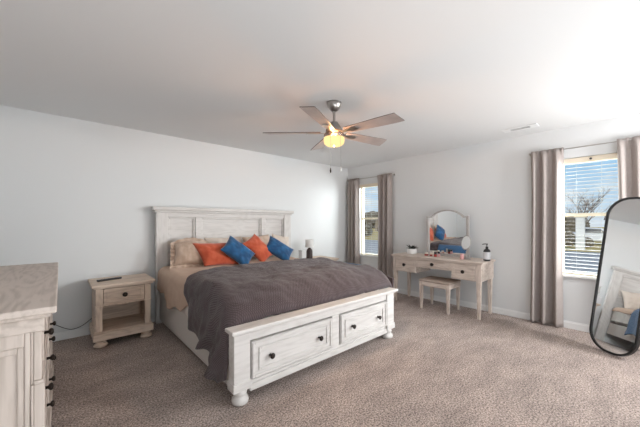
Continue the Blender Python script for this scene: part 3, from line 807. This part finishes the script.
# ------------------------------------------------------------------ leaning floor mirror
YW, LE = R(35.4), R(9.5)
nrm = Vector((-math.cos(YW)*math.cos(LE), math.sin(YW)*math.cos(LE), math.sin(LE)))
uu = Vector((-math.sin(YW), -math.cos(YW), 0)); vv_ = nrm.cross(uu)
if vv_.z < 0: vv_ = -vv_
B0 = Vector((-.60, -4.015, .004))
fm = thing('floor_mirror', (B0.x, B0.y, 0), 'tall full-length mirror with rounded ends in a black frame, leaning on a stand', 'mirror')
FMX = Matrix(((uu.x, vv_.x, nrm.x, B0.x), (uu.y, vv_.y, nrm.y, B0.y), (uu.z, vv_.z, nrm.z, B0.z), (0, 0, 0, 1)))
def stadium(w, h, r_, inset, n=14):
    P = []
    for cx, cy, a0 in ((w/2-r_, r_, -90), (w/2-r_, h-r_, 0), (-w/2+r_, h-r_, 90), (-w/2+r_, r_, 180)):
        for k in range(n+1):
            a = R(a0+90*k/n); P.append((cx+(r_-inset)*math.cos(a), cy+(r_-inset)*math.sin(a)))
    return P
FW, FH = .42, 1.545
obj('frame', MB().ring_prism(stadium(FW, FH, .185, 0), stadium(FW, FH, .185, .020), .032, FMX @ Matrix.Translation((0, 0, -.016))), M['black'], fm, bevel=.003)
obj('backing', MB().prism(stadium(FW, FH, .185, .012), .006, FMX @ Matrix.Translation((0, 0, -.012))), M['black'], fm)
obj('mirror_glass', MB().prism(stadium(FW, FH, .185, .019), .004, FMX @ Matrix.Translation((0, 0, .002))), M['mirror'], fm)
top = FMX @ Vector((0, 1.12, -.014))
back = Vector((.817, -.576, 0))
fl = FMX @ Vector((.15, 1.12, -.016)); fr_ = FMX @ Vector((-.15, 1.12, -.016))
gl = Vector((fl.x, fl.y, .009))+back*.14; gr = Vector((fr_.x, fr_.y, .009))+back*.14
s_ = obj('stand', MB().tube([fl, gl, gr, fr_], .009, 8), M['black'], fm, smooth=True)

# ------------------------------------------------------------------ ceiling fan
FCX, FCY = -2.62, -2.235
fan = thing('ceiling_fan', (FCX, FCY, 2.0), 'five-blade ceiling fan with glowing amber glass bowl above the bed', 'ceiling fan')
fo = (FCX, FCY, 0)
obj('canopy', MB().lathe([(0, 2.4395), (.070, 2.4395), (.070, 2.425), (.062, 2.395), (.040, 2.365), (.018, 2.352), (0, 2.352)], fo, seg=32), M['nickel'], fan, smooth=True)
obj('downrod', MB().lathe([(0, 2.365), (.0125, 2.365), (.0125, 2.235), (.028, 2.232), (.034, 2.215), (0, 2.215)], fo, seg=20), M['nickel'], fan, smooth='auto')
mh = obj('motor_housing', MB().lathe([(0, 2.255), (.035, 2.25), (.048, 2.228), (.068, 2.200), (.080, 2.180), (.082, 2.160), (.070, 2.150), (.045, 2.145), (0, 2.145)], fo, seg=36), M['nickel'], fan, smooth='auto')
obj('light_fitter', MB().lathe([(0, 2.148), (.040, 2.148), (.045, 2.140), (.045, 2.128), (0, 2.128)], fo, seg=32), M['nickel'], fan, smooth='auto')
# glass bowl: glowing, and it lets the bulb's light out
bowl_m = bpy.data.materials.new('amber_bowl_glass'); bowl_m.use_nodes = True
nt = bowl_m.node_tree; nt.nodes.clear(); N = nt.nodes.new; L = nt.links.new
o_ = N('ShaderNodeOutputMaterial'); mx = N('ShaderNodeMixShader'); tr = N('ShaderNodeBsdfTransparent'); em = N('ShaderNodeEmission')
tr.inputs[0].default_value = (1, .80, .52, 1); em.inputs[0].default_value = (1, .76, .36, 1); em.inputs[1].default_value = 1.45
mx.inputs[0].default_value = .72
L(tr.outputs[0], mx.inputs[1]); L(em.outputs[0], mx.inputs[2]); L(mx.outputs[0], o_.inputs[0])
bw = obj('glass_bowl', MB().lathe([(.099, 2.098), (.101, 2.068), (.094, 2.042), (.070, 2.024), (.02, 2.018), (.018, 2.021), (.068, 2.028), (.091, 2.045), (.098, 2.068), (.096, 2.098), (.099, 2.098)], fo, seg=40), bowl_m, fan, smooth=True)
obj('bowl_collar', MB().lathe([(.060, 2.146), (.092, 2.142), (.099, 2.132), (.099, 2.099), (.096, 2.099), (.096, 2.130), (.090, 2.138), (.060, 2.142), (.060, 2.146)], fo, seg=40), M['frost'], bw, smooth=True)
obj('finial', MB().lathe([(0, 2.005), (.008, 2.008), (.010, 2.016), (.004, 2.022), (0, 2.022)], fo, seg=14), M['nickel'], fan, smooth=True)
for k in range(5):
    a = R(-8+72*k)
    mt = Matrix.Translation((FCX, FCY, 2.147)) @ Matrix.Rotation(a, 4, 'Z')
    pitch = Matrix.Rotation(R(-12), 4, 'X')
    poly = [(.13, -.045), (.17, -.052), (.45, -.070), (.60, -.078), (.650, -.078), (.682, .066), (.60, .070), (.45, .066), (.17, .052), (.13, .045)]
    b = obj('blade', MB().prism(poly, .007, mt @ pitch), M['blade'], fan, bevel=.002)
    b.data.materials.append(M['blade_dark'])
    for f in b.data.polygons:
        if f.normal.z > -.5: f.material_index = 1
    br = MB().prism([(.085, -.020), (.15, -.017), (.20, -.034), (.255, -.030), (.275, 0), (.255, .030), (.20, .034), (.15, .017), (.085, .020)], .006, mt @ pitch @ Matrix.Translation((0, 0, -.008)))
    obj('blade_bracket', br, M['nickel'], b, bevel=.002)
for (dx, dy, zb, mm_) in ((-.108, -.065, 1.79, 'knob'), (-.036, -.125, 1.80, 'ceramic_white')):
    ch = obj('pull_chain', MB().tube([(FCX+dx*.30, FCY+dy*.30, 2.138), (FCX+dx*.95, FCY+dy*.95, 2.148), (FCX+dx*1.02, FCY+dy*1.02, zb)], .0014, 6), M['nickel'], fan)
    obj('chain_fob', MB().lathe([(0, zb-.052), (.006, zb-.047), (.0075, zb-.03), (.004, zb-.005), (0, zb)], (FCX+dx*1.02, FCY+dy*1.02, 0), seg=12), M[mm_], ch, smooth=True)
bd = bpy.data.lights.new('bulb', 'POINT'); bo = bpy.data.objects.new('fan_bulb_light', bd); COL.objects.link(bo)
bd.energy = 140; bd.color = (1, .70, .46); bd.shadow_soft_size = .035; bo.location = (FCX, FCY, 2.08)

# ceiling vent
cv = thing('ceiling_vent', (-.39, -3.22, H), 'white rectangular air vent set in the ceiling above the window wall', 'vent')
VM = Matrix.Translation((-.39, -3.22, H-.0085)) @ Matrix.Rotation(R(90), 4, 'Z')
vf = MB().ring_prism([(-.18, -.075), (.18, -.075), (.18, .075), (-.18, .075)], [(-.10, -.035), (.10, -.035), (.10, .035), (-.10, .035)], .008, VM)
obj('frame', vf, M['trim'], cv, bevel=.002)
obj('duct_shade_sheet', MB().box(-.425, -.355, -3.32, -3.12, H-.003, H-.0005), M['blackplastic'], cv)  # black sheet under the solid ceiling stands for the shade inside the duct
lv = MB()
for k in range(2): lv.box(-.400+.022*k, -.398+.022*k, -3.32, -3.12, H-.008, H-.004)
obj('louvres', lv, M['trim'], cv)

# ------------------------------------------------------------------ outside
structure('ground', MB().box(.3, 160, -60, 120, -.60, -.45), M['grass'])
structure('road', MB().box(4.5, 18.5, -60, 120, -.45, -.435), M['asphalt'])
def tree(x, y, z0, h, seed, label, spread=1.0):
    rnd = random.Random(seed); t = MB()
    def grow(p, d, l, r_, lev):
        n = 4; pts = [p]; dd = d.copy()
        for i in range(n):
            dd = (dd+Vector((rnd.uniform(-.13, .13), rnd.uniform(-.13, .13), rnd.uniform(-.02, .12)))).normalized(); pts.append(pts[-1]+dd*(l/n))
        t.tube(pts, [r_*(1-.45*i/n) for i in range(n+1)], 6 if lev < 2 else 4)
        if lev < 4:
            for k in range(4 if lev else 6):
                q = pts[1+int(rnd.random()*n)] if lev else pts[2+k % (n-1)]
                a = rnd.random()*6.28; el = rnd.uniform(.35, 1.0)
                nd = (dd*el+Vector((math.cos(a), math.sin(a), .25))*spread*.75).normalized()
                grow(q, nd, l*rnd.uniform(.55, .78), r_*.5, lev+1)
    grow(Vector((x, y, z0)), Vector((0, 0, 1)), h*.42, h*.022, 0)
    return props(obj('bare_tree', t, M['bark'], origin=(x, y, z0)), label, 'tree', 'bare trees outside the windows')
tree(34, .1, -.45, 5.6, 4, 'leafless tree with spreading branches seen through the near window', .8)
tree(60, 47, -.45, 5.0, 9, 'leafless tree far off, seen through the far window', 1.1)

# pale square pillar
cw = thing('gate_pillar', (20, -1.5, -.45), 'pale square masonry pillar standing across the road outside the near window', 'pillar')
obj('shaft', MB().box(19.8, 20.2, -1.72, -1.30, -.45, 1.62), M['white_paint'], cw, bevel=.01)
obj('cap', MB().box(19.72, 20.28, -1.80, -1.22, 1.62, 1.74), M['cream_paint'], cw, bevel=.02)
# car
cr = thing('car', (27, -1.45, -.45), 'small white car parked on the grass beyond the road', 'car')
prof = [(-1.0, .35), (-.98, .70), (-.85, .85), (-.55, .90), (-.15, 1.32), (1.0, 1.35), (1.55, .95), (2.0, .88), (2.05, .45), (1.9, .30), (-.9, .28)]
CM = Matrix.Translation((27, -1.45, -.45)) @ Matrix.Rotation(R(95), 4, 'Z') @ Matrix.Rotation(R(90), 4, 'X')
obj('body', MB().prism([(u*.9-.4, v) for u, v in prof], 1.5, CM @ Matrix.Translation((0, 0, -.75))), M['car_white'], cr, bevel=.08)
obj('side_window', MB().prism([(u*.9-.4, v) for u, v in ((-.40, .93), (-.08, 1.26), (.95, 1.28), (1.35, .95))], 1.53, CM @ Matrix.Translation((0, 0, -.765))), M['dark_glass'], cr)
for u in (-.95, 1.0):
    for w_ in (-.74, .56):
        c0 = CM @ Vector((u, .31, w_)); ax_ = (CM.to_3x3() @ Vector((0, 0, 1)))
        obj('wheel', MB().lathe([(0, 0), (.31, 0), (.31, .18), (0, .18)], c0, ax_, 20), M['tyre'], cr, bevel=.02)
# far house with ridge roof, in the far window's view
def house(x, y, w, d, h, rh, label):
    t = thing('house', (x, y, -.45), label, 'house', 'houses outside')
    obj('wall', MB().box(x, x+d, y-w/2, y+w/2, -.45, h), M['siding'], t)
    obj('roof', MB().prism([(-.6, 0), (d+.6, 0), (d/2, rh)], w+1, Matrix.Translation((x, y+w/2+.5, h)) @ Matrix(((1, 0, 0, 0), (0, 0, -1, 0), (0, 1, 0, 0), (0, 0, 0, 1)))), M['roof'], t)
    for k in (-.3, .1, .35):
        obj('window', MB().box(x-.05, x, y+k*w-.5, y+k*w+.5, h-1.9, h-.6), M['dark_glass'], t)
house(46, 30, 9, 8, 1.9, 1.5, 'tan house with a low brown roof, seen through the far window')
house(58, -4.5, 8, 8, 1.7, 1.4, 'tan house far beyond the parked car in the near window')
for k, (x, y, r_, hh, lab) in enumerate((
        (24.5, .15, .8, .75, 'brown bush beside the pale pillar, left in the near window'),
        (23.2, -1.35, .5, .42, 'low brown bush before the parked car'),
        (46, 2.6, 2.0, 1.5, 'grey brown thicket left of the pillar in the near window'),
        (62, 9, 4, 2.6, 'wide thicket on the left horizon of the near window'),
        (48, -2.6, 1.6, .9, 'thicket right behind the parked car'),
        (30, 20, 1.3, 1.1, 'dark bush across the road in the far window, right one'),
        (25, 20.5, 1.2, .9, 'dark bush across the road in the far window, left one'),
        (66, 41, 4.2, 2.8, 'brown thicket right on the horizon of the far window'),
        (70, 54, 4.5, 3.0, 'brown thicket mid horizon of the far window'),
        (62, 66, 5, 2.8, 'brown thicket left on the horizon of the far window'))):
    props(obj('bush', MB().blob((x, y, -.45+hh*.75), (r_, r_, hh), k+2, .3, 4, 2.6), M['bush'], origin=(x, y, -.45)), lab, 'bush', 'bushes outside the windows')
